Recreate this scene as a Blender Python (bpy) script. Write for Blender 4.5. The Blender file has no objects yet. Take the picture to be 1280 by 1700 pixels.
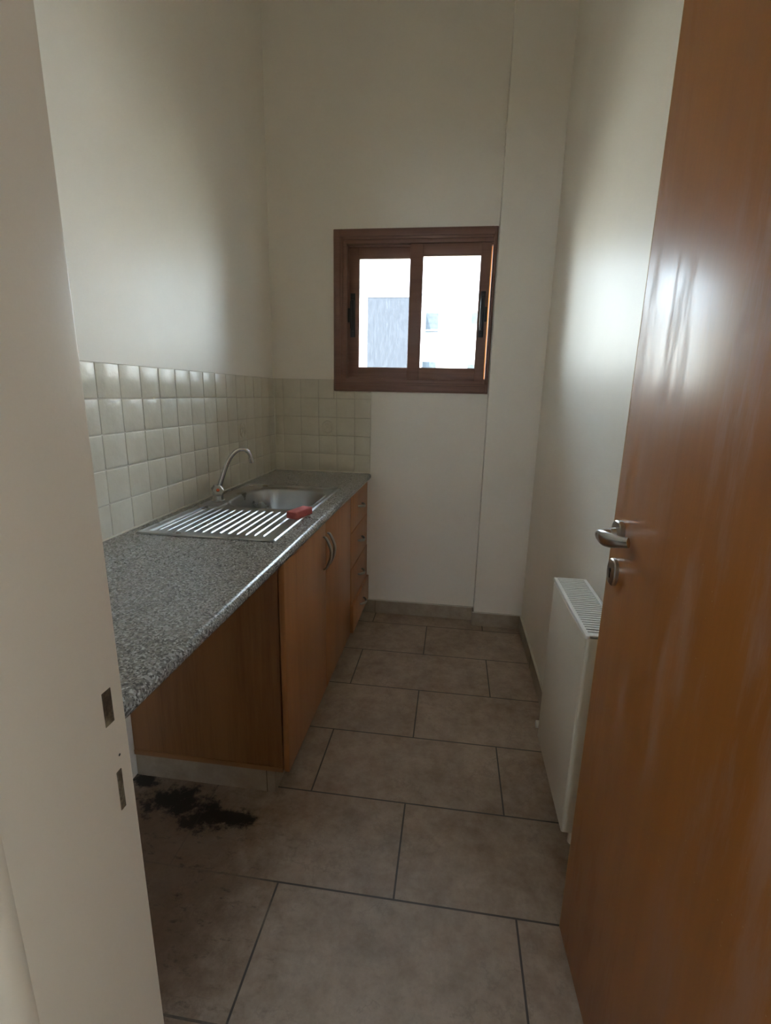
import bpy, bmesh, math, random
from mathutils import Vector, Matrix
random.seed(7)
C = bpy.context.scene.collection
SC = bpy.context.scene

# ------------------------------------------------------------------ dimensions (metres)
ZC = 0.855            # worktop surface
WC = 0.571            # worktop depth
P = 0.103             # wall tile pitch
RX = 1.465            # right wall
COLX, COLY = 1.195, -0.068
YF = -2.38            # kitchen side of the door wall
YH = -2.51            # hall side of the door wall
CEIL = 3.35
HB = 0.081            # skirting height

# ------------------------------------------------------------------ materials
def newmat(name):
    m = bpy.data.materials.new(name); m.use_nodes = True
    nt = m.node_tree; b = nt.nodes['Principled BSDF']
    return m, nt, b
def N(nt, t, **kw):
    n = nt.nodes.new(t)
    for k, v in kw.items():
        if k.startswith('i_'): n.inputs[k[2:].replace('_', ' ')].default_value = v
        else: setattr(n, k, v)
    return n
def L(nt, a, b): nt.links.new(a, b)
def rgb(c): return (c[0], c[1], c[2], 1.0)
def ramp(nt, fac, stops):
    r = nt.nodes.new('ShaderNodeValToRGB'); e = r.color_ramp.elements
    while len(e) > 1: e.remove(e[-1])
    e[0].position = stops[0][0]; e[0].color = rgb(stops[0][1])
    for p_, c in stops[1:]:
        q = e.new(p_); q.color = rgb(c)
    L(nt, fac, r.inputs['Fac']); return r.outputs['Color']
def mixc(nt, fac, a, b, mode='MIX'):
    m = nt.nodes.new('ShaderNodeMix'); m.data_type = 'RGBA'; m.blend_type = mode
    for s, v in ((m.inputs[0], fac), (m.inputs[6], a), (m.inputs[7], b)):
        if isinstance(v, (int, float)): s.default_value = v
        elif isinstance(v, (tuple, list)): s.default_value = rgb(v)
        else: L(nt, v, s)
    return m.outputs[2]
def math_(nt, op, a, b=None, c=None, clamp=False):
    m = nt.nodes.new('ShaderNodeMath'); m.operation = op; m.use_clamp = clamp
    for s, v in zip(m.inputs, (a, b, c)):
        if v is None: continue
        if isinstance(v, (int, float)): s.default_value = v
        else: L(nt, v, s)
    return m.outputs[0]
def pos(nt, scale=(1, 1, 1), loc=(0, 0, 0), coord='Object'):
    t = nt.nodes.new('ShaderNodeTexCoord'); mp = nt.nodes.new('ShaderNodeMapping')
    mp.inputs['Scale'].default_value = scale; mp.inputs['Location'].default_value = loc
    L(nt, t.outputs[coord], mp.inputs['Vector']); return mp.outputs['Vector']
def noise(nt, vec, scale, detail=4, rough=.5, out='Fac'):
    n = nt.nodes.new('ShaderNodeTexNoise'); n.inputs['Scale'].default_value = scale
    n.inputs['Detail'].default_value = detail; n.inputs['Roughness'].default_value = rough
    L(nt, vec, n.inputs['Vector']); return n.outputs[out]
def bump(nt, b, h, strength=.3, dist=.002):
    n = nt.nodes.new('ShaderNodeBump'); n.inputs['Strength'].default_value = strength
    n.inputs['Distance'].default_value = dist
    L(nt, h, n.inputs['Height']); L(nt, n.outputs['Normal'], b.inputs['Normal'])

def plain(name, col, rough=.5, metal=0, var=.06, bscale=0, bstr=.1, vscale=3):
    m, nt, b = newmat(name)
    v = pos(nt); f = noise(nt, v, vscale, 5)
    lo = [c*(1-var) for c in col]; hi = [min(1, c*(1+var)) for c in col]
    L(nt, ramp(nt, f, [(.3, lo), (.7, hi)]), b.inputs['Base Color'])
    b.inputs['Roughness'].default_value = rough; b.inputs['Metallic'].default_value = metal
    if bscale: bump(nt, b, noise(nt, v, bscale, 3), bstr, .001)
    return m
def plaster(name, col, rough=.45):
    m, nt, b = newmat(name)
    v = pos(nt)
    f = noise(nt, v, 1.6, 6, .6)
    c = ramp(nt, f, [(.3, [x*.96 for x in col]), (.7, [min(1, x*1.03) for x in col])])
    L(nt, c, b.inputs['Base Color']); b.inputs['Roughness'].default_value = rough
    h = math_(nt, 'ADD', noise(nt, v, 9, 3), math_(nt, 'MULTIPLY', noise(nt, v, 220, 2), .12))
    bump(nt, b, h, .25, .003)
    return m
def wood(name, base, dark, axis='Z', rough=.35, scale=1.0, coat=0, smear=False, bstr=.08):
    m, nt, b = newmat(name)
    s = {'Z': (14, 14, .7), 'Y': (14, .7, 14), 'X': (.7, 14, 14)}[axis]
    v = pos(nt, [q*scale for q in s])
    n1 = noise(nt, v, 1.4, 8, .62)
    n2 = noise(nt, pos(nt, [q*scale*5 for q in s]), 2.2, 4, .6)
    f = math_(nt, 'ADD', math_(nt, 'MULTIPLY', n1, .7), math_(nt, 'MULTIPLY', n2, .3))
    c = ramp(nt, f, [(.33, dark), (.52, base), (.72, [min(1, x*1.12) for x in base])])
    big = noise(nt, pos(nt, (1, 1, .35)), 3.2, 3)
    c = mixc(nt, math_(nt, 'MULTIPLY', big, .35), c, dark)
    b.inputs['Roughness'].default_value = rough
    if smear:
        # dried wipe marks: dull pale vertical streaks on the varnish
        sv = pos(nt, (1, 7.0, 1.1), (0, 3.3, .4))
        sm = noise(nt, sv, 1.9, 6, .68)
        mask = math_(nt, 'MULTIPLY', math_(nt, 'SUBTRACT', sm, .50, clamp=True), 9.0, clamp=True)
        mask = math_(nt, 'MULTIPLY', mask, math_(nt, 'ADD', noise(nt, pos(nt, (1, 60, 3)), 2, 3), .25))
        c = mixc(nt, math_(nt, 'MULTIPLY', mask, .62), c, (.48, .29, .21))
        # tiny pale specks
        vo = nt.nodes.new('ShaderNodeTexVoronoi'); vo.inputs['Scale'].default_value = 85
        L(nt, pos(nt, (1, 1, .8)), vo.inputs['Vector'])
        sp = math_(nt, 'LESS_THAN', vo.outputs['Distance'], .075)
        reg = math_(nt, 'GREATER_THAN', noise(nt, pos(nt), 5.0, 2), .58)
        c = mixc(nt, math_(nt, 'MULTIPLY', math_(nt, 'MULTIPLY', sp, reg), .6), c, (.6, .42, .2))
        rr = math_(nt, 'ADD', math_(nt, 'MULTIPLY', mask, .25), rough)
        L(nt, rr, b.inputs['Roughness'])
    L(nt, c, b.inputs['Base Color'])
    if coat:
        b.inputs['Coat Weight'].default_value = coat; b.inputs['Coat Roughness'].default_value = .17
    bump(nt, b, f, bstr, .001)
    return m

M = {}
M['wall'] = plaster('cream_plaster', (.885, .838, .755))
M['ceiling'] = plaster('ceiling_plaster', (.88, .88, .86), .7)
M['hall'] = plaster('hall_plaster', (.74, .69, .60))
M['jamb'] = plaster('cream_gloss_paint', (.65, .55, .425), .38)
M['door'] = wood('door_veneer', (.42, .160, .036), (.37, .135, .030), 'Z', .37, .9, .08, True)
M['door_edge'] = plain('door_edge_highlight', (.55, .36, .18), .5)  # pale colour stands in for the highlight on the door's free edge
M['cab'] = wood('cabinet_wood', (.50, .225, .088), (.40, .17, .062), 'Z', .38, 1.0)
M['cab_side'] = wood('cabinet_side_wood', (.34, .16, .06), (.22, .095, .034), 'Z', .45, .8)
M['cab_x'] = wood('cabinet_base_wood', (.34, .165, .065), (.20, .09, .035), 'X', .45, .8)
M['win'] = wood('window_frame_wood', (.235, .125, .095), (.17, .085, .062), 'X', .42, .7)
M['gold'] = plain('golden_glow_wood', (.80, .42, .09), .4)  # warm sunlit glow of the outer reveal is put into this wood colour
M['black'] = plain('black_plastic', (.018, .02, .026), .35)
M['chrome'] = plain('satin_chrome', (.62, .62, .62), .22, 1, .04)
M['brushed'] = plain('brushed_nickel', (.50, .48, .45), .32, 1, .05)
M['darkmetal'] = plain('dark_metal', (.12, .115, .11), .35, 1)
M['radiator'] = plain('radiator_enamel', (.66, .60, .50), .36, 0, .02)
M['radwhite'] = plain('radiator_grille_enamel', (.80, .80, .77), .3, 0, .02)
M['hollow'] = plain('void_shade', (.03, .028, .022), .9)  # near-black stands for the shade inside holes and the radiator
M['valve'] = plain('valve_white_plastic', (.8, .76, .68), .4)
M['red'] = plain('red_dot', (.6, .1, .03), .4)
M['coping'] = plain('coping_stone', (.22, .24, .27), .8)
M['ground'] = plain('dusty_ground', (.45, .41, .34), .9, 0, .15, vscale=.3)
M['facade'] = plain('white_render', (.85, .84, .80), .9, 0, .02, vscale=.4)

def m_steel():
    m, nt, b = newmat('stainless_steel')
    v = pos(nt, (4, 260, 260)); n = noise(nt, v, 1, 3)
    w = noise(nt, pos(nt), 7, 5)
    L(nt, ramp(nt, w, [(.3, (.40, .41, .42)), (.7, (.56, .57, .58))]), b.inputs['Base Color'])
    b.inputs['Metallic'].default_value = 1
    L(nt, math_(nt, 'ADD', math_(nt, 'MULTIPLY', w, .22), .19), b.inputs['Roughness'])
    bump(nt, b, n, .04, .0005)
    return m
M['steel'] = m_steel()

def m_granite():
    m, nt, b = newmat('speckled_granite')
    v = pos(nt)
    warp = noise(nt, v, 60, 2, .5, 'Color')
    mx = nt.nodes.new('ShaderNodeVectorMath'); mx.operation = 'MULTIPLY_ADD'
    L(nt, warp, mx.inputs[0]); mx.inputs[1].default_value = (.012, .012, .012); L(nt, v, mx.inputs[2])
    vo = nt.nodes.new('ShaderNodeTexVoronoi'); vo.inputs['Scale'].default_value = 290
    L(nt, mx.outputs[0], vo.inputs['Vector'])
    sep = nt.nodes.new('ShaderNodeSeparateColor'); L(nt, vo.outputs['Color'], sep.inputs[0])
    c = ramp(nt, sep.outputs[0], [(0, (.012, .012, .013)), (.17, (.04, .04, .042)), (.24, (.16, .155, .15)), (.45, (.30, .285, .265)), (.62, (.24, .215, .19)), (.72, (.42, .415, .40)), (.9, (.62, .62, .60))])
    c.node.color_ramp.interpolation = 'CONSTANT'
    big = noise(nt, v, 40, 4)
    c = mixc(nt, math_(nt, 'ADD', math_(nt, 'MULTIPLY', big, .4), .12), c, (.24, .225, .20))
    L(nt, c, b.inputs['Base Color'])
    b.inputs['Roughness'].default_value = .23
    bump(nt, b, sep.outputs[1], .05, .0004)
    return m
M['granite'] = m_granite()

def m_tile():
    m, nt, b = newmat('cream_stone_tile')
    v = pos(nt); n = noise(nt, v, 5, 6, .65); n2 = noise(nt, v, 45, 4)
    c = ramp(nt, n, [(.3, (.66, .61, .50)), (.7, (.78, .735, .63))])
    c = mixc(nt, math_(nt, 'MULTIPLY', n2, .25), c, (.60, .55, .44))
    L(nt, c, b.inputs['Base Color']); b.inputs['Roughness'].default_value = .32
    h = math_(nt, 'ADD', noise(nt, v, 26, 4), math_(nt, 'MULTIPLY', n2, .4))
    bump(nt, b, h, .5, .003)
    return m
M['tile'] = m_tile()
M['grout'] = plain('tile_grout', (.62, .575, .49), .9)

def m_floor(name, rows=True):
    m, nt, b = newmat(name)
    v = pos(nt)
    mp = nt.nodes.new('ShaderNodeMapping'); mp.inputs['Location'].default_value = (-.6145+.6327*4, 1.7296+.3185*20, 0)
    L(nt, v, mp.inputs['Vector'])
    br = nt.nodes.new('ShaderNodeTexBrick'); br.offset = .5; br.offset_frequency = 2; br.squash = 1
    br.inputs['Scale'].default_value = 1; br.inputs['Mortar Size'].default_value = .0028
    br.inputs['Mortar Smooth'].default_value = .15; br.inputs['Bias'].default_value = 0
    br.inputs['Brick Width'].default_value = .6327; br.inputs['Row Height'].default_value = .3185
    br.inputs['Color1'].default_value = (0, 0, 0, 1); br.inputs['Color2'].default_value = (1, 1, 1, 1)
    L(nt, mp.outputs[0], br.inputs['Vector'])
    n1 = noise(nt, v, 3.2, 8, .68); n2 = noise(nt, v, 16, 8, .7); n3 = noise(nt, v, 70, 4, .6)
    f = math_(nt, 'ADD', math_(nt, 'MULTIPLY', n1, .5), math_(nt, 'MULTIPLY', n2, .5))
    c = ramp(nt, f, [(.36, (.25, .172, .118)), (.46, (.355, .266, .196)), (.54, (.425, .330, .250)), (.64, (.50, .405, .325))])
    c = mixc(nt, math_(nt, 'MULTIPLY', ramp(nt, n3, [(.52, (0, 0, 0)), (.62, (1, 1, 1))]), .18), c, (.22, .175, .14))
    # thin darker veins
    vn = noise(nt, v, 7.5, 6, .62)
    vein = math_(nt, 'SUBTRACT', 1.0, math_(nt, 'MULTIPLY', math_(nt, 'ABSOLUTE', math_(nt, 'SUBTRACT', vn, .5)), 55), clamp=True)
    vein = math_(nt, 'MULTIPLY', vein, math_(nt, 'GREATER_THAN', noise(nt, v, 4, 2), .52))
    c = mixc(nt, math_(nt, 'MULTIPLY', vein, .35), c, (.19, .15, .12))
    tint = nt.nodes.new('ShaderNodeSeparateColor'); L(nt, br.outputs['Color'], tint.inputs[0])
    c = mixc(nt, math_(nt, 'MULTIPLY', tint.outputs[0], .16), c, (.50, .43, .36))
    fac = br.outputs['Fac']
    if rows:
        # damp, mouldy patch where an appliance used to stand, in front of the sink cabinet
        sx = nt.nodes.new('ShaderNodeSeparateXYZ'); L(nt, v, sx.inputs[0])
        X, Y = sx.outputs[0], sx.outputs[1]
        def blob(cx, cy, rx, ry):
            a = math_(nt, 'POWER', math_(nt, 'DIVIDE', math_(nt, 'SUBTRACT', X, cx), rx), 2)
            d = math_(nt, 'POWER', math_(nt, 'DIVIDE', math_(nt, 'SUBTRACT', Y, cy), ry), 2)
            return math_(nt, 'SUBTRACT', 1, math_(nt, 'SQRT', math_(nt, 'ADD', a, d)))
        wob = math_(nt, 'MULTIPLY', math_(nt, 'SUBTRACT', noise(nt, v, 14, 8, .75), .5), 2.6)
        br_m = math_(nt, 'MULTIPLY', math_(nt, 'ADD', blob(.22, -1.80, .42, .52), math_(nt, 'MULTIPLY', wob, .5)), 2.2, clamp=True)
        c = mixc(nt, math_(nt, 'MULTIPLY', br_m, .58), c, (.13, .078, .043))
        tot = None
        for bb in ((.195, -1.522, .16, .085), (.315, -1.565, .11, .070), (.40, -1.555, .10, .05), (.03, -1.455, .12, .04)):
            k = math_(nt, 'MULTIPLY', math_(nt, 'ADD', blob(*bb), math_(nt, 'SUBTRACT', math_(nt, 'MULTIPLY', wob, 1.25), .22)), 3.0, clamp=True)
            tot = k if tot is None else math_(nt, 'MAXIMUM', tot, k)
        c = mixc(nt, math_(nt, 'MULTIPLY', tot, .94), c, (.012, .011, .010))
        fine = math_(nt, 'MULTIPLY', math_(nt, 'SUBTRACT', noise(nt, pos(nt, (1, 2.2, 1)), 17, 7, .72), .56, clamp=True), 9, clamp=True)
        c = mixc(nt, math_(nt, 'MULTIPLY', math_(nt, 'MULTIPLY', fine, math_(nt, 'ADD', blob(.28, -1.82, .40, .42), .35, clamp=True)), .8), c, (.03, .025, .02))
        # grout clogged pale inside the patch
    if rows: fac = math_(nt, 'MULTIPLY', fac, math_(nt, 'SUBTRACT', 1, math_(nt, 'MULTIPLY', br_m, .8)))
    c = mixc(nt, fac, c, (.085, .072, .064))
    L(nt, c, b.inputs['Base Color'])
    L(nt, math_(nt, 'ADD', math_(nt, 'MULTIPLY', n2, .25), .30), b.inputs['Roughness'])
    h = math_(nt, 'SUBTRACT', math_(nt, 'MULTIPLY', n2, .25), fac)
    bump(nt, b, h, .5, .002)
    return m
M['floor'] = m_floor('stone_floor_tiles')

def m_skirt():
    m, nt, b = newmat('skirting_tile')
    v = pos(nt); n1 = noise(nt, v, 3.2, 8, .68); n2 = noise(nt, v, 18, 6, .7)
    f = math_(nt, 'ADD', math_(nt, 'MULTIPLY', n1, .5), math_(nt, 'MULTIPLY', n2, .5))
    L(nt, ramp(nt, f, [(.34, (.30, .235, .17)), (.5, (.39, .32, .24)), (.68, (.48, .41, .33))]), b.inputs['Base Color'])
    b.inputs['Roughness'].default_value = .4
    return m
M['skirt'] = m_skirt()
M['skirt_dark'] = plain('skirting_joint', (.10, .08, .06), .9)
M['caulk'] = plain('pale_grout_bead', (.72, .68, .58), .7)

def m_sponge():
    m, nt, b = newmat('pink_sponge')
    v = pos(nt); vo = nt.nodes.new('ShaderNodeTexVoronoi'); vo.inputs['Scale'].default_value = 380
    L(nt, v, vo.inputs['Vector'])
    c = ramp(nt, noise(nt, v, 60, 4), [(.3, (.52, .115, .115)), (.7, (.64, .19, .18))])
    L(nt, c, b.inputs['Base Color']); b.inputs['Roughness'].default_value = .95
    bump(nt, b, vo.outputs['Distance'], .7, .002)
    return m
M['sponge'] = m_sponge()

def m_greyfacade():
    m, nt, b = newmat('grey_streaked_render')
    v = pos(nt, (7, 7, 1.6)); n = noise(nt, v, 1.5, 6, .75); n2 = noise(nt, pos(nt), 22, 4, .7)
    f = math_(nt, 'ADD', math_(nt, 'MULTIPLY', n, .6), math_(nt, 'MULTIPLY', n2, .4))
    L(nt, ramp(nt, f, [(.38, (.012, .015, .021)), (.52, (.018, .0215, .029)), (.64, (.031, .036, .046))]), b.inputs['Base Color'])
    b.inputs['Roughness'].default_value = .9
    return m
M['greyfacade'] = m_greyfacade()
def m_farglass():
    m, nt, b = newmat('distant_window_glass')
    n = noise(nt, pos(nt), 9, 4, .7)
    L(nt, ramp(nt, n, [(.4, (.008, .014, .022)), (.62, (.026, .040, .055))]), b.inputs['Base Color'])
    b.inputs['Roughness'].default_value = .5
    return m
M['farglass'] = m_farglass()
def m_glass():
    m, nt, b = newmat('window_glass')
    nt.nodes.remove(b)
    tr = nt.nodes.new('ShaderNodeBsdfTransparent'); tr.inputs['Color'].default_value = (.97, .985, .98, 1)
    gl = nt.nodes.new('ShaderNodeBsdfGlossy'); gl.inputs['Roughness'].default_value = .02
    fr = nt.nodes.new('ShaderNodeFresnel'); fr.inputs['IOR'].default_value = 1.45
    mx = nt.nodes.new('ShaderNodeMixShader')
    L(nt, fr.outputs[0], mx.inputs[0]); L(nt, tr.outputs[0], mx.inputs[1]); L(nt, gl.outputs[0], mx.inputs[2])
    L(nt, mx.outputs[0], nt.nodes['Material Output'].inputs['Surface'])
    return m
M['glass'] = m_glass()
def m_rust():
    m, nt, b = newmat('rusty_strike_plate')
    n = noise(nt, pos(nt), 55, 6, .7)
    L(nt, ramp(nt, n, [(.35, (.04, .02, .012)), (.5, (.10, .07, .04)), (.68, (.24, .20, .13))]), b.inputs['Base Color'])
    b.inputs['Roughness'].default_value = .7; b.inputs['Metallic'].default_value = .3
    return m
M['rust'] = m_rust()

# ------------------------------------------------------------------ mesh helpers
def merge(dst, src):
    me = bpy.data.meshes.new('tmp'); src.to_mesh(me); dst.from_mesh(me); bpy.data.meshes.remove(me); src.free()
def box(bm, x0, x1, y0, y1, z0, z1, bev=0, seg=2, mi=0, mtx=None):
    t = bmesh.new()
    bmesh.ops.create_cube(t, size=1)
    bmesh.ops.scale(t, vec=(x1-x0, y1-y0, z1-z0), verts=t.verts)
    bmesh.ops.translate(t, vec=((x0+x1)/2, (y0+y1)/2, (z0+z1)/2), verts=t.verts)
    if bev: bmesh.ops.bevel(t, geom=t.edges[:], offset=bev, segments=seg, profile=.5, affect='EDGES')
    if mtx is not None: bmesh.ops.transform(t, matrix=mtx, verts=t.verts)
    for f in t.faces: f.material_index = mi
    merge(bm, t)
def tube(bm, pts, radii, seg=16, squash=None, cap=True, mi=0):
    """swept ring along pts; radii scalar/list; squash=(a,b) ring stretch or list per point"""
    pts = [Vector(p) for p in pts]; n = len(pts)
    if not isinstance(radii, (list, tuple)): radii = [radii]*n
    rings = []; up = None
    for i in range(n):
        t = (pts[min(i+1, n-1)]-pts[max(i-1, 0)]).normalized()
        if up is None:
            up = Vector((0, 0, 1)) if abs(t.z) < .9 else Vector((0, 1, 0))
        s = t.cross(up).normalized(); u = s.cross(t).normalized(); up = u
        sq = squash[i] if isinstance(squash, list) else (squash or (1, 1))
        rings.append([bm.verts.new(pts[i] + s*math.cos(a)*radii[i]*sq[0] + u*math.sin(a)*radii[i]*sq[1])
                      for a in [2*math.pi*k/seg for k in range(seg)]])
    for i in range(n-1):
        for k in range(seg):
            f = bm.faces.new((rings[i][k], rings[i][(k+1) % seg], rings[i+1][(k+1) % seg], rings[i+1][k])); f.material_index = mi
    if cap:
        f = bm.faces.new(rings[0]); f.material_index = mi
        f = bm.faces.new(list(reversed(rings[-1]))); f.material_index = mi
def smooth_path(pts, n=6):
    """Catmull-Rom through pts"""
    P_ = [Vector(p) for p in pts]; P_ = [P_[0]*2-P_[1]] + P_ + [P_[-1]*2-P_[-2]]
    out = []
    for i in range(1, len(P_)-2):
        for k in range(n):
            t = k/n; a, b, c, d = P_[i-1], P_[i], P_[i+1], P_[i+2]
            out.append(.5*((2*b)+(c-a)*t+(2*a-5*b+4*c-d)*t*t+(3*b-a-3*c+d)*t**3))
    out.append(P_[-2]); return out
def lerp_list(vals, n):
    out = []
    for i in range(n):
        t = i/(n-1)*(len(vals)-1); k = min(int(t), len(vals)-2); out.append(vals[k]+(vals[k+1]-vals[k])*(t-k))
    return out
def obj(name, bm, mats, parent=None, smooth=True, loc=None):
    bmesh.ops.recalc_face_normals(bm, faces=bm.faces[:])
    me = bpy.data.meshes.new(name); 
    if smooth:
        for f in bm.faces: f.smooth = True
    bm.to_mesh(me); bm.free()
    if not isinstance(mats, (list, tuple)): mats = [mats]
    for m in mats: me.materials.append(m)
    if smooth:
        me.update()
        try: me.set_sharp_from_angle(angle=math.radians(38))
        except Exception: pass
    o = bpy.data.objects.new(name, me); C.objects.link(o)
    if parent:
        o.parent = parent
        r = parent
        off = Vector((0, 0, 0))
        while r: off += r.location; r = r.parent
        # meshes are modelled in world coordinates: shift into the thing's frame
        me.transform(Matrix.Translation(-off))
    elif loc:
        me.transform(Matrix.Translation(-Vector(loc))); o.location = loc
    return o
def tag(o, label=None, cat=None, group=None, kind=None):
    if label: o['label'] = label
    if cat: o['category'] = cat
    if group: o['group'] = group
    if kind: o['kind'] = kind
    return o
def empty(name, loc, label=None, cat=None, group=None, kind=None):
    o = bpy.data.objects.new(name, None); o.empty_display_size = .1; C.objects.link(o); o.location = loc
    return tag(o, label, cat, group, kind)
def struct(name, bm, m, label, cat, smooth=False):
    return tag(obj(name, bm, m, smooth=smooth), label, cat, kind='structure')
B = bmesh.new

# ------------------------------------------------------------------ room shell
WX0, WX1, WZ0, WZ1 = .405, 1.186, 1.36, 2.07       # hole in the window wall
TH = .20
bm = B()
box(bm, -.2, WX0, 0, TH, -.05, CEIL+.1); box(bm, WX1, RX+.2, 0, TH, -.05, CEIL+.1)
box(bm, WX0, WX1, 0, TH, -.05, WZ0); box(bm, WX0, WX1, 0, TH, WZ1, CEIL+.1)
box(bm, COLX, RX+.05, COLY, .01, -.05, CEIL+.05, .003, 2)
struct('wall_back', bm, M['wall'], 'cream plastered end wall with the small window and a shallow pier at its right', 'wall')
bm = B(); box(bm, -.2, 0, YF, .0, -.05, CEIL+.1)
struct('wall_left', bm, M['wall'], 'cream wall rising above the tiled splashback on the left', 'wall')
bm = B(); box(bm, RX, RX+.2, YH, 0.0, -.05, CEIL+.1)
struct('wall_right', bm, M['wall'], 'cream wall behind the radiator and the open door', 'wall')
DX0, DX1, DZ = .66, 1.425, 2.16                    # hole for the door lining
bm = B()
box(bm, -1.2, DX0, YH, YF, -.05, CEIL+.1); box(bm, DX1, 3.4, YH, YF, -.05, CEIL+.1); box(bm, DX0, DX1, YH, YF, DZ, CEIL+.1)
struct('wall_front', bm, M['wall'], 'wall that holds the doorway, beside the camera', 'wall')
bm = B(); box(bm, -1.4, 3.6, -6.2, TH, -.12, 0)
struct('floor', bm, M['floor'], 'beige stone-look floor tiles in staggered rows with dark grout', 'floor')
bm = B(); box(bm, -1.4, 3.6, -6.2, TH, CEIL, CEIL+.12)
struct('ceiling', bm, M['ceiling'], 'plain ceiling above the narrow room', 'ceiling')
# the hall the picture is taken from
bm = B(); box(bm, -1.4, -1.2, -6.2, YF, -.05, CEIL+.1)
struct('wall_hall_left', bm, M['hall'], 'left wall of the hall behind the camera', 'wall')
bm = B()
box(bm, -1.4, .7, -6.4, -6.2, -.05, CEIL+.1); box(bm, 1.15, 3.6, -6.4, -6.2, -.05, CEIL+.1)
box(bm, .7, 1.15, -6.4, -6.2, 2.0, CEIL+.1); box(bm, .7, 1.15, -6.4, -6.2, -.05, 1.2)  # opening added so sky light reaches and brightens the kitchen end wall
struct('wall_hall_back', bm, M['hall'], 'far wall of the hall behind the camera, with an opening added for light', 'wall')
bm = B()
HY0, HY1, HZ0, HZ1 = -5.0, -4.2, 1.0, 2.0
box(bm, 3.4, 3.6, -6.2, HY0, -.05, CEIL+.1); box(bm, 3.4, 3.6, HY1, YF, -.05, CEIL+.1)
box(bm, 3.4, 3.6, HY0, HY1, -.05, HZ0); box(bm, 3.4, 3.6, HY0, HY1, HZ1, CEIL+.1)
struct('wall_hall_right', bm, M['hall'], 'right wall of the hall behind the camera, with its window opening', 'wall')

bm = B(); box(bm, -1.6, 3.8, -9.2, -6.35, 2.75, 2.95)  # unseen slab added to block the sun from the hall opening
struct('sunshade_slab', bm, M['hall'], 'balcony slab, added unseen to keep sun out of the hall opening', 'sunshade')

# skirting tiles
bm = B(); box(bm, WC-.04, COLX, -.010, .0, 0, HB, .0012, 1, 0)
box(bm, .607, .609, -.0106, 0, 0, HB, 0, 1, 1)
box(bm, WC-.04, COLX, -.0104, .0, HB-.001, HB+.002, 0, 1, 2)
tag(obj('baseboard_back', bm, [M['skirt'], M['skirt_dark'], M['caulk']], smooth=False), 'beige tile skirting below the window wall', 'baseboard', kind='structure')
bm = B(); box(bm, COLX-.010, RX, COLY-.010, COLY, 0, HB, .0012, 1, 0); box(bm, COLX-.010, COLX, COLY, 0, 0, HB, .0012, 1, 0)
box(bm, COLX-.010, RX, COLY-.0104, COLY, HB-.001, HB+.002, 0, 1, 2)
tag(obj('baseboard_pier', bm, [M['skirt'], M['skirt_dark'], M['caulk']], smooth=False), 'beige tile skirting around the shallow pier', 'baseboard', kind='structure')
bm = B(); y = COLY-.010; box(bm, RX-.010, RX, YF, y, 0, HB, .0012, 1, 0)
for k in range(4): box(bm, RX-.0106, RX, y-.42-k*.6-.002, y-.42-k*.6, 0, HB, 0, 1, 1)
box(bm, RX-.0104, RX, YF, y, HB-.001, HB+.002, 0, 1, 2)
tag(obj('baseboard_right', bm, [M['skirt'], M['skirt_dark'], M['caulk']], smooth=False), 'beige tile skirting along the right wall', 'baseboard', kind='structure')

# ------------------------------------------------------------------ tiled splashback
def tilebox(bm, a0, a1, z0, z1, wall):
    g = .0016; j = lambda: random.uniform(-.0006, .0006)
    a0 += g+j(); a1 -= g+j(); z0 += g+j(); z1 -= g+j()
    th = .008+random.uniform(-.0006, .0006)
    if wall == 'L': box(bm, .0, th, a0, a1, z0, z1, .0022, 3)
    else: box(bm, a0, a1, -th, .0, z0, z1, .0022, 3)
def decor(bm, a, z, wall):
    """raised motif: a ring with a leaf scroll inside"""
    def pt(u, v, h=.0085):
        return (h, a+u, z+v) if wall == 'L' else (a+u, -h, z+v)
    r = .034
    tube(bm, [pt(r*math.cos(t)*.9, r*math.sin(t)) for t in [2*math.pi*k/32 for k in range(33)]], .0032, 6)
    tube(bm, smooth_path([pt(-.018, -.022), pt(-.004, -.006), pt(.010, .004), pt(.004, .018), pt(-.010, .014), pt(-.006, .004)]), .003, 6)
    tube(bm, smooth_path([pt(.018, -.020), pt(.014, -.004), pt(.020, .012)]), .0028, 6)
bm = B()
o0 = .091; ys = [0.0]
k = 0
while -(o0+k*P) > YF: ys.append(-(o0+k*P)); k += 1
ys.append(YF)
for r in range(5):
    for i in range(len(ys)-1): tilebox(bm, ys[i+1], ys[i], ZC+r*P, ZC+(r+1)*P, 'L')
decor(bm, -(o0+3.5*P), ZC+2.5*P, 'L')
for f in bm.faces: f.material_index = 0
box(bm, .0, .0062, YF, 0, ZC, ZC+5*P, 0, 1, 1)
box(bm, .0, .012, YF, -.002, ZC-.002, ZC+.005, .002, 2, 2)
o = obj('trim_left_splashback', bm, [M['tile'], M['grout'], M['caulk']])
tag(o, 'five rows of square cream tiles on the left wall above the worktop', 'tiled splashback', kind='structure')
bm = B()
xs = [.008, .060] + [.060+P*k for k in range(1, 5)] + [.564]
for r in range(5):
    for i in range(len(xs)-1):
        z0, z1 = ZC+r*P, ZC+(r+1)*P
        if r == 4 and xs[i+1] > .353:
            if xs[i] < .353: tilebox(bm, xs[i], .352, z0, z1, 'B'); tilebox(bm, .352, xs[i+1], z0, 1.309, 'B')
            else: tilebox(bm, xs[i], xs[i+1], z0, 1.309, 'B')
        else: tilebox(bm, xs[i], xs[i+1], z0, z1, 'B')
decor(bm, .060+2.5*P, ZC+2.5*P, 'B')
box(bm, .0, .352, -.0062, 0, ZC, ZC+5*P, 0, 1, 1); box(bm, .352, .564, -.0062, 0, ZC, 1.309, 0, 1, 1)
box(bm, .008, .564, -.012, 0, ZC-.002, ZC+.005, .002, 2, 2)
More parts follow.
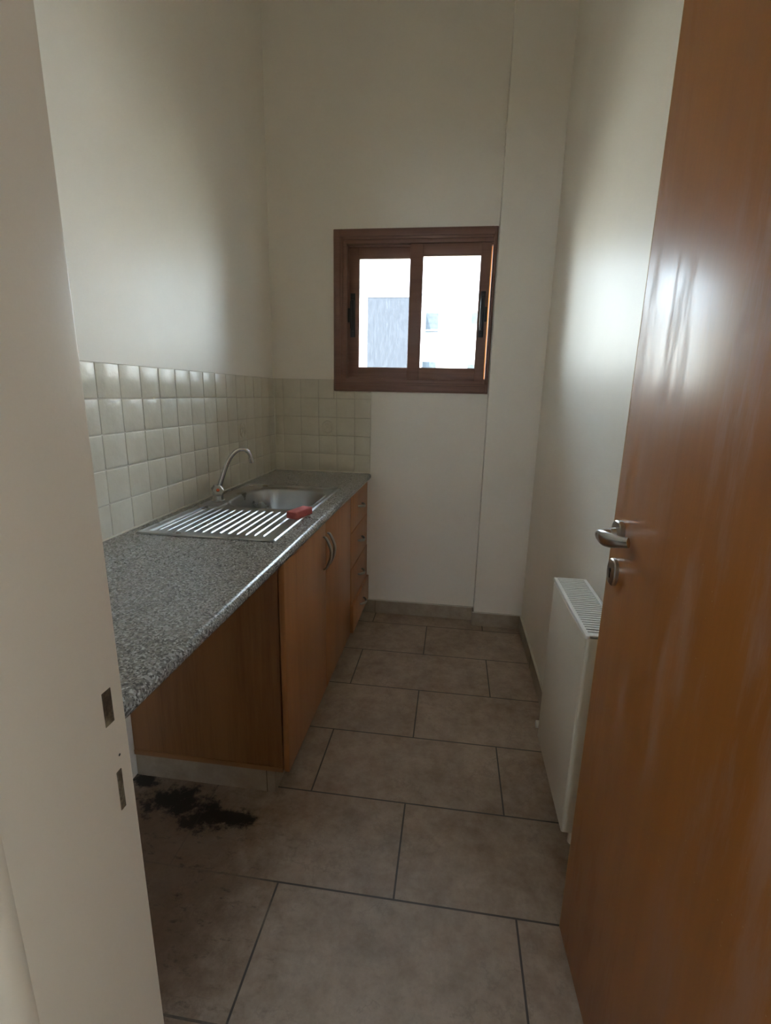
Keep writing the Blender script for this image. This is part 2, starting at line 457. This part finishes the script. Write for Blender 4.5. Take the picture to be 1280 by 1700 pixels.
box(bm, .006, .011, -.012, -.004, ZC, ZC+5*P, .002, 2, 2)
o = obj('trim_back_splashback', bm, [M['tile'], M['grout'], M['caulk']])
tag(o, 'square cream tiles on the end wall below and left of the window', 'tiled splashback', kind='structure')

# ------------------------------------------------------------------ window
win = empty('window_1', (.775, 0, 1.31), 'small brown sliding window with two panes in the end wall', 'window', kind='structure')
def frame_ring(bm, x0, x1, z0, z1, w, y0, y1, bev=.002):
    box(bm, x0, x0+w, y0, y1, z0, z1, bev); box(bm, x1-w, x1, y0, y1, z0, z1, bev)
    box(bm, x0+w-.001, x1-w+.001, y0, y1, z1-w, z1, bev); box(bm, x0+w-.001, x1-w+.001, y0, y1, z0, z0+w, bev)
FX0, FX1, FZ0, FZ1 = .356, 1.192, 1.310, 2.118
bm = B()
def ring4(bm, x0, x1, z0, z1, wl, wr, wh, y0, y1, bev):
    box(bm, x0, x0+wl, y0, y1, z0, z1, bev); box(bm, x1-wr, x1, y0, y1, z0, z1, bev)
    box(bm, x0+wl-.001, x1-wr+.001, y0, y1, z1-wh, z1, bev); box(bm, x0+wl-.001, x1-wr+.001, y0, y1, z0, z0+wh, bev)
ring4(bm, FX0, FX1, FZ0, FZ1, .050, .020, .050, -.016, .001, .003)
ring4(bm, FX0+.008, FX1-.003, FZ0+.008, FZ1-.008, .030, .012, .030, -.022, -.014, .003)
ring4(bm, FX0+.045, FX1-.004, FZ0+.045, FZ1-.045, .024, .014, .024, -.010, .075, .002)   # deep channel in the opening
ring4(bm, FX0+.047, FX1-.006, FZ0+.047, FZ1-.047, .030, .012, .030, .018, .024, .001)    # rail between the two tracks
obj('window_frame', bm, M['win'], win)
bm = B(); box(bm, 1.155, 1.186, .076, TH+.04, 1.362, 2.068, .002)
ol = obj('outer_lining', bm, M['gold'], win); ol['label'] = 'lining outside the right sash, its golden colour standing for a sunlit glow'
def sash(x0, x1, z0, z1, y0, wl, wr, hx, label):
    bm = B(); zt, zb = .056, .066
    box(bm, x0, x0+wl, y0, y0+.026, z0, z1, .002); box(bm, x1-wr, x1, y0, y0+.026, z0, z1, .002)
    box(bm, x0+wl-.001, x1-wr+.001, y0+.001, y0+.025, z1-zt, z1, .002); box(bm, x0+wl-.001, x1-wr+.001, y0+.001, y0+.025, z0, z0+zb, .002)
    # glazing beads
    frame_ring(bm, x0+wl-.003, x1-wr+.003, z0+zb-.003, z1-zt+.003, .006, y0+.004, y0+.020, .001)
    s = obj('sliding_sash', bm, M['win'], win); s['label'] = label
    bm = B(); box(bm, x0+wl-.004, x1-wr+.004, y0+.011, y0+.014, z0+zb-.004, z1-zt+.004)
    obj('glass_pane', bm, M['glass'], s, smooth=False)
    bm = B()
    zc_ = 1.707
    box(bm, hx-.013, hx+.013, y0-.005, y0+.001, zc_-.112, zc_+.112, .003)
    box(bm, hx-.009, hx+.009, y0-.018, y0-.004, zc_-.078, zc_+.078, .004)
    box(bm, hx-.011, hx-.005, y0-.024, y0-.016, zc_-.070, zc_+.070, .002)
    d = 1 if hx > .8 else -1
    box(bm, min(hx, hx+d*.026), max(hx, hx+d*.026), y0-.016, y0-.004, zc_-.036, zc_+.036, .003)
    for q in (-.095, .095): tube(bm, [(hx, y0-.007, zc_+q), (hx, y0-.003, zc_+q)], .005, 12)
    h = obj('sash_latch', bm, M['black'], s); h['label'] = 'black recessed latch on the sash stile'
sash(.428, .806, 1.372, 2.046, .030, .055, .050, .452, 'left sash, sitting in the outer track')
sash(.757, 1.165, 1.372, 2.046, -.010, .065, .048, 1.137, 'right sash, sitting in the inner track')

# ------------------------------------------------------------------ worktop
SX0, SX1, SY0, SY1 = .045, .505, -1.385, -.495       # sink flange
bm = B()
zt, zb = ZC, ZC-.034
hx0, hx1, hy0, hy1 = SX0+.012, SX1-.014, SY0+.014, SY1-.014
def slab(x0, x1, y0, y1): box(bm, x0, x1, y0, y1, zb, zt)
YE = YF+.0
slab(.0085, hx0, YE, -.0085); slab(hx0, hx1, YE, hy0); slab(hx0, hx1, hy1, -.0085)
# bull-nosed front strip
prof = [(hx1, zb), (WC-.016, zb)]
for k in range(0, 13):
    a = -math.pi/2+math.pi*k/12
    prof.append((WC-.016+.016*math.cos(a)*1.0, (zb+zt)/2+.017*math.sin(a)))
prof.append((hx1, zt))
va = [bm.verts.new((x, YE, z)) for x, z in prof]; vb = [bm.verts.new((x, -.0085, z)) for x, z in prof]
for i in range(len(prof)):
    j = (i+1) % len(prof); bm.faces.new((va[i], va[j], vb[j], vb[i]))
bm.faces.new(va); bm.faces.new(list(reversed(vb)))
wt = obj('kitchen_worktop', bm, M['granite'])
tag(wt, 'long grey speckled granite worktop running along the left wall', 'worktop')

# ------------------------------------------------------------------ sink
def sstep(a, b, x):
    t = max(0, min(1, (x-a)/(b-a))); return t*t*(3-2*t)
BCX, BCY, BA, BB = .300, -.772, .172, .190
def sh(x, y):
    cx, cy = (SX0+SX1)/2, (SY0+SY1)/2; hx, hy = (SX1-SX0)/2, (SY1-SY0)/2; r = .018
    qx, qy = abs(x-cx)-hx+r, abs(y-cy)-hy+r
    e = -(math.hypot(max(qx, 0), max(qy, 0))+min(max(qx, qy), 0)-r)       # distance inside the edge
    h = .001+.0045*sstep(0, .006, e)
    h -= .0015*sstep(.010, .016, e)
    # recessed pan
    px0, px1, py0, py1 = .072, .482, -1.355, -.515
    d = min(x-px0, px1-x, y-py0, py1-y)
    # keep the tap ledge (left of the bowl) level with the flange
    led = sstep(0, .012, x-(.128 if y > -1.0 else px0))
    h -= .0058*sstep(0, .010, d)*led
    if y < -.985 and d > .010:
        k = (x-.092)/.0295
        if -.35 < k < 12.35:
            c = abs(k-round(k))*.0295
            endf = sstep(0, .02, y+1.338)*sstep(0, .03, -.990-y+.0)
            h += .0030*(1-sstep(.0004, .0036, c))*endf
    # bowl
    ex = (abs((x-BCX)/BA)**3.4+abs((y-BCY)/BB)**3.4)**(1/3.4)
    s = (1-ex)*BA
    h -= .150*sstep(-.002, .034, s)+.010*sstep(.034, .15, s)
    h += .0022*(sstep(-.014, -.008, s)-sstep(-.006, -.001, s))
    return h, e
bm = B()
nx, ny = 218, 300; grid = []
for j in range(ny+1):
    row = []
    for i in range(nx+1):
        x = SX0+(SX1-SX0)*i/nx; y = SY0+(SY1-SY0)*j/ny
        h, e = sh(x, y)
        row.append(bm.verts.new((x, y, ZC+h)) if e >= -.0012 else None)
    grid.append(row)
for j in range(ny):
    for i in range(nx):
        q = [grid[j][i], grid[j][i+1], grid[j+1][i+1], grid[j+1][i]]
        q = [v for v in q if v]
        if len(q) >= 3: bm.faces.new(q)
sink = obj('kitchen_sink', bm, M['steel'], loc=(.275, -.94, ZC), smooth=True)
sm = sink.modifiers.new('thickness', 'SOLIDIFY'); sm.thickness = .0009; sm.offset = -1
tag(sink, 'inset stainless steel sink with ribbed drainer in the granite worktop', 'sink')
bm = B()
zb_ = ZC-.1585
tube(bm, [(BCX, BCY, zb_-.002), (BCX, BCY, zb_+.002)], .042, 32)
tube(bm, [(BCX, BCY, zb_+.002), (BCX, BCY, zb_+.004)], .010, 16)
obj('drain_strainer', bm, M['chrome'], sink)
for px, py in ((.086, -.560), (.150, -.548)):
    bm = B(); tube(bm, [(px, py, ZC+.003), (px, py, ZC+.0075), (px, py, ZC+.0095)], [.013, .013, .009], 20)
    obj('hole_plug', bm, M['chrome'], sink)

# ------------------------------------------------------------------ mixer tap
TX, TY = .090, -.905; zd = ZC+.0045
tap = empty('mixer_tap', (TX, TY, zd), 'chrome swan-neck mixer tap at the wall side of the steel sink', 'tap')
bm = B()
tube(bm, [(TX, TY, zd), (TX, TY, zd+.006), (TX, TY, zd+.008)], [.027, .027, .021], 28)
tube(bm, [(TX, TY, zd+.006), (TX, TY, zd+.02), (TX, TY, zd+.045), (TX, TY, zd+.060)], [.022, .021, .0205, .0185], 28)
obj('tap_body', bm, M['chrome'], tap)
dd = Vector((math.cos(math.radians(28)), math.sin(math.radians(28)), 0))
base = Vector((TX, TY, 0))
spth = [(.004, .905), (.009, .925), (.019, .955), (.041, 1.012), (.060, 1.044), (.082, 1.064), (.106, 1.069), (.126, 1.057), (.134, 1.036), (.137, 1.020)]
pp = smooth_path([base+dd*a+Vector((0, 0, z)) for a, z in spth], 5)
bm = B(); tube(bm, pp, lerp_list([.0095, .0095, .009, .0085, .0085, .0085], len(pp)), 18)
a = base+dd*.137
tube(bm, [base+dd*.1345+Vector((0, 0, 1.035)), a+Vector((.0004, 0, 1.018)), a+Vector((.0008, 0, 1.012))], [.0105, .0112, .0105], 18)
tube(bm, [(TX+.003, TY+.001, zd+.045), (TX+.004, TY+.002, zd+.056)], [.0135, .0125], 20)
obj('swan_neck_spout', bm, M['chrome'], tap)
side = Vector((dd.y, -dd.x, 0))
for s, dotc in ((1, 'red'), (-1, None)):
    bm = B()
    p0 = base+Vector((0, 0, zd+.030)); dr = (side*s*.9+Vector((0, 0, .62))).normalized()
    tube(bm, [p0, p0+dr*.018, p0+dr*.022, p0+dr*.034, p0+dr*.038], [.011, .014, .0215, .0245, .020], 3 if False else 6)
    h = obj('tap_handle', bm, M['brushed'], tap)
    if dotc:
        bm = B(); q = p0+dr*.0375; tube(bm, [q, q+dr*.003], [.007, .006], 14)
        r_ = obj('hot_marker', bm, M['red'], h); r_['label'] = 'small red dot on the end of the handle'

# ------------------------------------------------------------------ sponge
bm = B()
box(bm, -.053, .053, -.0215, .0215, -.0135, .0135, .004, 3)
ang = math.atan2(.103, .030)
mt = Matrix.Translation((.486, -1.075, ZC+.0192)) @ Matrix.Rotation(ang, 4, 'Z') @ Matrix.Rotation(math.radians(0), 4, 'Y')
bmesh.ops.transform(bm, matrix=mt, verts=bm.verts)
sp = obj('sponge', bm, M['sponge'], loc=(.486, -1.075, ZC+.0057))
tag(sp, 'pink oblong sponge lying on the front edge of the ribbed drainer', 'sponge')

# ------------------------------------------------------------------ base cabinets
CT = ZC-.034
FX = .551; DT = .018
cab = empty('sink_base_cabinet', (.27, -.95, 0), 'light wooden base cabinet with two doors under the sink', 'cabinet')
bm = B()
ya, yb, ym = -1.440, -.478, -.953
box(bm, .004, FX-DT-.004, ya, ya+.018, .105, CT-.001, .001)
box(bm, .004, FX-DT-.004, yb-.018, yb, .105, CT-.001, .001)
box(bm, .004, .010, ya+.018, yb-.018, .105, CT-.001)
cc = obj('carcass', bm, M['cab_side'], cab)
bm = B(); box(bm, .004, FX-DT-.004, ya-.002, yb, .087, .105, .001)
obj('base_board', bm, M['cab_x'], cab)
bm = B(); box(bm, .004, .500, ya+.004, ya+.014, 0, .084, .001, 1, 0); box(bm, .470, .472, ya+.0034, ya+.014, 0, .084, 0, 1, 1)
box(bm, .490, .500, ya+.014, yb, 0, .084, .001, 1, 0)
obj('tiled_plinth', bm, [M['skirt'], M['skirt_dark']], cab)
def cab_handle_v(y, sgn):
    """wavy bow handle, upright"""
    bm = B(); zc_ = .695; x = FX
    pts = [(x-.001, y-.008*sgn, zc_+.066), (x+.010, y-.008*sgn, zc_+.062), (x+.020, y-.003*sgn, zc_+.040), (x+.026, y+.006*sgn, zc_+.010),
           (x+.024, y+.008*sgn, zc_-.022), (x+.016, y+.001*sgn, zc_-.048), (x+.008, y-.007*sgn, zc_-.062), (x-.001, y-.008*sgn, zc_-.066)]
    pp = smooth_path(pts, 6); n = len(pp)
    rr = [.0042+.0042*math.sin(math.pi*i/(n-1)) for i in range(n)]
    tube(bm, pp, rr, 12, (1.25, .75)); return bm
for (y0, y1, hy, sg) in ((ya+.001, ym-.0015, ym-.030, 1), (ym+.0015, yb-.001, ym+.030, 1)):
    bm = B(); box(bm, FX-DT, FX, y0, y1, .090, CT-.005, .0015)
    d = obj('cabinet_door', bm, M['cab'], cab)
    obj('bow_handle', cab_handle_v(hy, sg), M['brushed'], d)
drw = empty('drawer_cabinet', (.27, -.24, 0), 'light wooden base cabinet with four drawers in the far corner', 'cabinet')
bm = B(); ya2, yb2 = -.474, -.004
box(bm, .004, FX-DT-.004, ya2, ya2+.018, .105, CT-.001, .001); box(bm, .004, FX-DT-.004, yb2-.018, yb2, .105, CT-.001, .001)
box(bm, .004, .010, ya2+.018, yb2-.018, .105, CT-.001); box(bm, .004, FX-DT-.004, ya2, yb2, .087, .105, .001)
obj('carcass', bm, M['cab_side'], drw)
bm = B(); box(bm, .490, .500, ya2, -.012, 0, .084, .001, 1)
obj('tiled_plinth', bm, M['skirt'], drw)
for i, (z0, z1, out) in enumerate(((.626, CT-.005, 0), (.436, .623, 0), (.247, .433, .002), (.092, .243, .014))):
    bm = B(); box(bm, FX-DT+out, FX+out, ya2+.004, yb2-.006, z0, z1, .0015)
    if out > .01: box(bm, .06, FX-DT+out, ya2+.03, yb2-.03, z0+.01, z1-.03)
    d = obj('drawer_front', bm, M['cab'], drw)
    if out > .01: d['label'] = 'lowest drawer, standing slightly open'
    bm = B(); y = -.239; zc_ = (z0+z1)/2+(.004 if i else .0); x = FX+out
    pts = [(x-.001, y-.050, zc_+.005), (x+.010, y-.047, zc_+.005), (x+.021, y-.026, zc_+.002), (x+.026, y, zc_-.003), (x+.021, y+.026, zc_-.004), (x+.010, y+.047, zc_-.001), (x-.001, y+.050, zc_)]
    pp = smooth_path(pts, 6); n = len(pp)
    tube(bm, pp, [.0035+.003*math.sin(math.pi*k/(n-1)) for k in range(n)], 12, (.8, 1.25))
    obj('bow_handle', bm, M['brushed'], d)

# ------------------------------------------------------------------ radiator
RX0, RX1, RY0, RY1, RZ0, RZ1 = 1.350, 1.443, -1.660, -1.283, .212, .768
rad = empty('radiator', (1.40, -1.47, RZ0), 'cream steel panel radiator with top grille on the right wall', 'radiator')
bm = B()
box(bm, RX0, RX0+.012, RY0+.003, RY1-.003, RZ0, RZ1-.012, .004, 3)
box(bm, RX1-.012, RX1, RY0+.003, RY1-.003, RZ0, RZ1-.012, .004, 3)
for k in range(16):                               # small tabs along the bottom edge
    yy = RY0+.02+k*.0222
    box(bm, RX0+.002, RX0+.016, yy, yy+.010, RZ0-.004, RZ0+.004, .001)
obj('panel', bm, M['radiator'], rad)
for yy in (RY0, RY1-.0025):
    bm = B(); box(bm, RX0+.002, RX1-.002, yy, yy+.0025, RZ0+.004, RZ1-.002, .001); obj('side_cover', bm, M['radiator'], rad)
bm = B()
box(bm, RX0-.001, RX0+.009, RY0, RY1, RZ1-.010, RZ1, .002); box(bm, RX1-.009, RX1+.001, RY0, RY1, RZ1-.010, RZ1, .002)
box(bm, RX0+.008, RX1-.008, RY0, RY0+.012, RZ1-.008, RZ1, .001); box(bm, RX0+.008, RX1-.008, RY1-.010, RY1, RZ1-.008, RZ1, .001)
ns = 27
for k in range(ns):
    yy = RY0+.018+(RY1-RY0-.034)*k/(ns-1)
    box(bm, RX0+.008, RX1-.008, yy-.0030, yy+.0030, RZ1-.006, RZ1-.002)
obj('top_grille', bm, M['radwhite'], rad)
bm = B(); box(bm, RX0+.014, RX1-.014, RY0+.01, RY1-.01, RZ0+.02, RZ1-.05)
obj('shade_core', bm, M['hollow'], rad)  # solid dark block painted as the shade between the radiator panels
bm = B()
tube(bm, [(1.385, RY1-.005, .245), (1.385, RY1+.010, .245)], .010, 14); tube(bm, [(1.385, RY1+.008, .245), (1.372, RY1+.012, .245), (1.345, RY1+.012, .245)], [.012, .013, .012], 14)
tube(bm, [(1.38, RY1+.012, .245), (1.42, RY1+.012, .245), (RX, RY1+.012, .245)], .008, 12)
obj('radiator_valve', bm, M['valve'], rad)
bm = B()
tube(bm, [(1.385, RY0+.02, RZ0+.01), (1.385, RY0+.02, .17)], [.011, .011], 14); tube(bm, [(1.385, RY0+.02, .178), (1.395, RY0+.02, .165), (RX, RY0+.02, .16)], [.013, .009, .008], 12)
v_ = obj('radiator_valve', bm, M['valve'], rad)

# ------------------------------------------------------------------ door lining and door
JX = .730
bm = B()
# left jamb with rounded hall-side arris, plus the casing behind it
box(bm, .655, JX, -2.512, -2.378, 0, 2.14, .003, 2)
tube(bm, [(JX-.020, -2.513, 0), (JX-.020, -2.513, 2.16)], .020, 24)
box(bm, .600, .700, -2.545, YH, 0, 2.19, .008, 3)
tube(bm, [(.690, -2.548, 0), (.690, -2.548, 2.19)], .012, 16)
# right jamb
box(bm, 1.392, 1.43, -2.512, -2.378, 0, 2.14, .003, 2)
box(bm, 1.405, 1.50, -2.545, YH, 0, 2.19, .008, 3)
# head
box(bm, .655, 1.43, -2.512, -2.378, 2.105, 2.16, .003, 2)
box(bm, .600, 1.50, -2.545, YH, 2.12, 2.22, .008, 3)
# thresholds of the rebate
def lean(bm):                                      # the old frame is a touch out of plumb
    for v in bm.verts:
        if v.co.x < 1: v.co.x -= (v.co.z-1.0)*.010
lean(bm)
fr = obj('trim_door_frame', bm, M['jamb'])
tag(fr, 'cream painted door frame at the left edge with two bare latch recesses', 'door frame', kind='structure')
def plate(name, y0, y1, z0, z1, lab):
    bm = B()
    box(bm, JX-.002, JX+.0005, y0, y1, z0, z1, .0015, 1)
    box(bm, JX-.0005, JX+.0008, y0+.003, y0+.0055, z0+.012, z0+.025); box(bm, JX-.0005, JX+.0008, y1-.004, y1-.002, z1-.030, z1-.016)
    lean(bm); s = obj(name, bm, M['rust'], fr); s['label'] = lab
plate('latch_recess', -2.406, -2.3925, 1.004, 1.040, 'upper rusty latch recess cut in the frame')
plate('latch_recess', -2.401, -2.392, .911, .955, 'lower narrow rusty bolt recess cut in the frame')
bm = B(); tube(bm, [(JX-.001, -2.393, .968), (JX+.0005, -2.393, .968)], .0013, 8)
obj('screw_hole', bm, M['hollow'], fr)

door = empty('door_1', (1.372, -2.37, 0), 'open orange-brown varnished wooden door with satin lever handle, on the right', 'door', kind='structure')
LX0, LX1, LY0, LY1 = 1.352, 1.390, -2.376, -1.737
bm = B()
box(bm, LX0, LX1, LY0, LY1, .008, 2.10, .0015, 2)
lf = obj('door_leaf', bm, M['door'], door)
bm = B(); box(bm, LX0-.0002, LX1+.0002, LY1-.0012, LY1+.0012, .008, 2.10, .0006, 1)
e = obj('edge_highlight', bm, M['door_edge'], door); e['label'] = 'pale strip painted as the highlight along the free edge of the door'
HYc, HZc = -1.775, 1.045
def oval_plate(bm, y, z, ry, rz, x0, x1):
    n = 40; ringA = []; ringB = []; ringC = []
    def P3(t, k, x): return (x, y+ry*k*math.copysign(abs(math.cos(t))**.8, math.cos(t)), z+rz*k*math.copysign(abs(math.sin(t))**.8, math.sin(t)))
    rs = [[bm.verts.new(P3(2*math.pi*i/n, k, x)) for i in range(n)] for k, x in ((1, x1), (1, x0+.002), (.92, x0), (.3, x0-.0008))]
    for a, b in zip(rs, rs[1:]):
        for i in range(n): bm.faces.new((a[i], a[(i+1) % n], b[(i+1) % n], b[i]))
    bm.faces.new(rs[-1]); bm.faces.new(rs[0])
bm = B(); oval_plate(bm, HYc, HZc, .023, .026, LX0-.010, LX0)
tube(bm, [(LX0-.008, HYc, HZc), (LX0-.020, HYc, HZc)], [.012, .0105], 20)
rose = obj('handle_rose', bm, M['brushed'], door)
bm = B()
pts = [(LX0-.012, HYc, HZc), (LX0-.030, HYc+.001, HZc), (LX0-.042, HYc-.006, HZc-.001), (LX0-.044, HYc-.026, HZc-.001), (LX0-.040, HYc-.050, HZc+.001), (LX0-.032, HYc-.074, HZc+.005), (LX0-.022, HYc-.094, HZc+.009)]
pp = smooth_path(pts, 7); n = len(pp)
rr = []; sq = []
for i in range(n):
    t = i/(n-1)
    r_ = .0085 if t < .3 else .0085+.006*math.sin(min(1, (t-.3)/.3)*math.pi/2)*(1-sstep(.6, 1, t)*.85)
    rr.append(r_); k = sstep(.25, .45, t); sq.append((1-.55*k, 1+.02*k))
tube(bm, pp, rr, 20, sq)
obj('lever_handle', bm, M['chrome'], door)
bm = B(); kz = .966
oval_plate(bm, HYc+.002, kz, .021, .027, LX0-.008, LX0)
kp = obj('key_plate', bm, M['brushed'], door)
bm = B(); tube(bm, [(LX0-.0095, HYc+.002, kz+.004), (LX0-.0080, HYc+.002, kz+.004)], .0042, 14); box(bm, LX0-.0095, LX0-.008, HYc+.0002, HYc+.0038, kz-.012, kz+.004)
obj('keyhole', bm, M['hollow'], kp, smooth=False)
for hz in (.25, 1.05, 1.85):
    bm = B(); tube(bm, [(1.395, -2.372, hz-.04), (1.395, -2.372, hz+.04)], .007, 14)
    obj('hinge', bm, M['brushed'], door)

door.rotation_euler.z = math.radians(3.1); door.location.x += .0335

# ------------------------------------------------------------------ outside
bm = B(); box(bm, -60, 60, .5, 90, -4.2, -4.0)
tag(obj('ground', bm, M['ground'], smooth=False), 'dusty ground outside the window', 'ground', kind='structure')
wb = empty('apartment_building', (6, 24, -4), 'white rendered building with small windows seen through the window', 'building')
bm = B(); box(bm, -22, 16, 20.4, 34, -4, 5.50)
obj('facade', bm, M['facade'], wb, smooth=False)
bm = B(); box(bm, -22, 16.1, 20.30, 34, 5.50, 5.60)
obj('roof_coping', bm, M['coping'], wb, smooth=False)
def farwin(x0, x1, z0, z1, y=20.4):
    bm = B(); box(bm, x0-.03, x1+.03, y-.05, y+.02, z0-.03, z1+.03)
    f = obj('window_surround', bm, M['coping'], wb, smooth=False)
    bm = B(); box(bm, x0, x1, y-.06, y-.03, z0, z1)
    obj('window_pane', bm, M['farglass'], f, smooth=False)
    if z1-z0 > .5:
        bm = B(); box(bm, x0, x1, y-.09, y-.05, z0+.06, z0+.11); obj('glazing_bar', bm, M['facade'], f, smooth=False)
k_ = 1.018
farwin(-.42, .13, 4.00, 4.80); farwin(1.56, 2.3, 4.36, 4.82); farwin(-.50, .10, 2.35, 2.74); farwin(1.50, 2.1, 2.2, 2.66)
gb = empty('grey_outbuilding', (-1.6, 19, -4), 'grey streaked rendered block seen through the left pane', 'building')
bm = B(); box(bm, -2.87, -.62, 19.3, 20.25, -4, 5.26)
obj('facade', bm, M['greyfacade'], gb, smooth=False)
bm = B(); box(bm, -2.89, -.60, 19.28, 20.27, 5.26, 5.31)
obj('roof_coping', bm, M['coping'], gb, smooth=False)

# ------------------------------------------------------------------ light
w = bpy.data.worlds.new('daylight'); SC.world = w; w.use_nodes = True
bg = w.node_tree.nodes['Background']; bg.inputs['Color'].default_value = (.74, .875, 1.0, 1); bg.inputs['Strength'].default_value = 1.0
sd = bpy.data.lights.new('sun', 'SUN'); sd.energy = 1.6; sd.angle = math.radians(.6); sd.color = (1, .95, .86)
so = bpy.data.objects.new('sun', sd); C.objects.link(so)
so.rotation_euler = Vector((.25, .62, -.74)).to_track_quat('-Z', 'Y').to_euler()

# ------------------------------------------------------------------ camera
R_ = [[0.9904131653512663, 0.13641790657892044, 0.021723642961307844], [0.05287707613732857, -0.22911656870826444, -0.9719617342069174], [-0.12761573852018643, 0.9637923804990243, -0.2341334460814416]]
cd = bpy.data.cameras.new('camera'); co = bpy.data.objects.new('camera', cd); C.objects.link(co)
cd.sensor_fit = 'VERTICAL'; cd.sensor_height = 36; cd.sensor_width = 36; cd.lens = 813.99/1700*36
cd.clip_start = .02; cd.clip_end = 300
r, d, f = [Vector(q) for q in R_]
mw = Matrix(((r.x, -d.x, -f.x, 1.0212), (r.y, -d.y, -f.y, -2.7466), (r.z, -d.z, -f.z, 1.2991), (0, 0, 0, 1)))
co.matrix_world = mw
SC.camera = co

SC.view_settings.view_transform = 'Standard'; SC.view_settings.look = 'None'
SC.view_settings.gamma = 1; SC.view_settings.use_curve_mapping = False
SC.view_settings.exposure = 4.32
try:
    SC.cycles.max_bounces = 14; SC.cycles.diffuse_bounces = 8; SC.cycles.glossy_bounces = 5; SC.cycles.transparent_max_bounces = 12
except Exception: pass
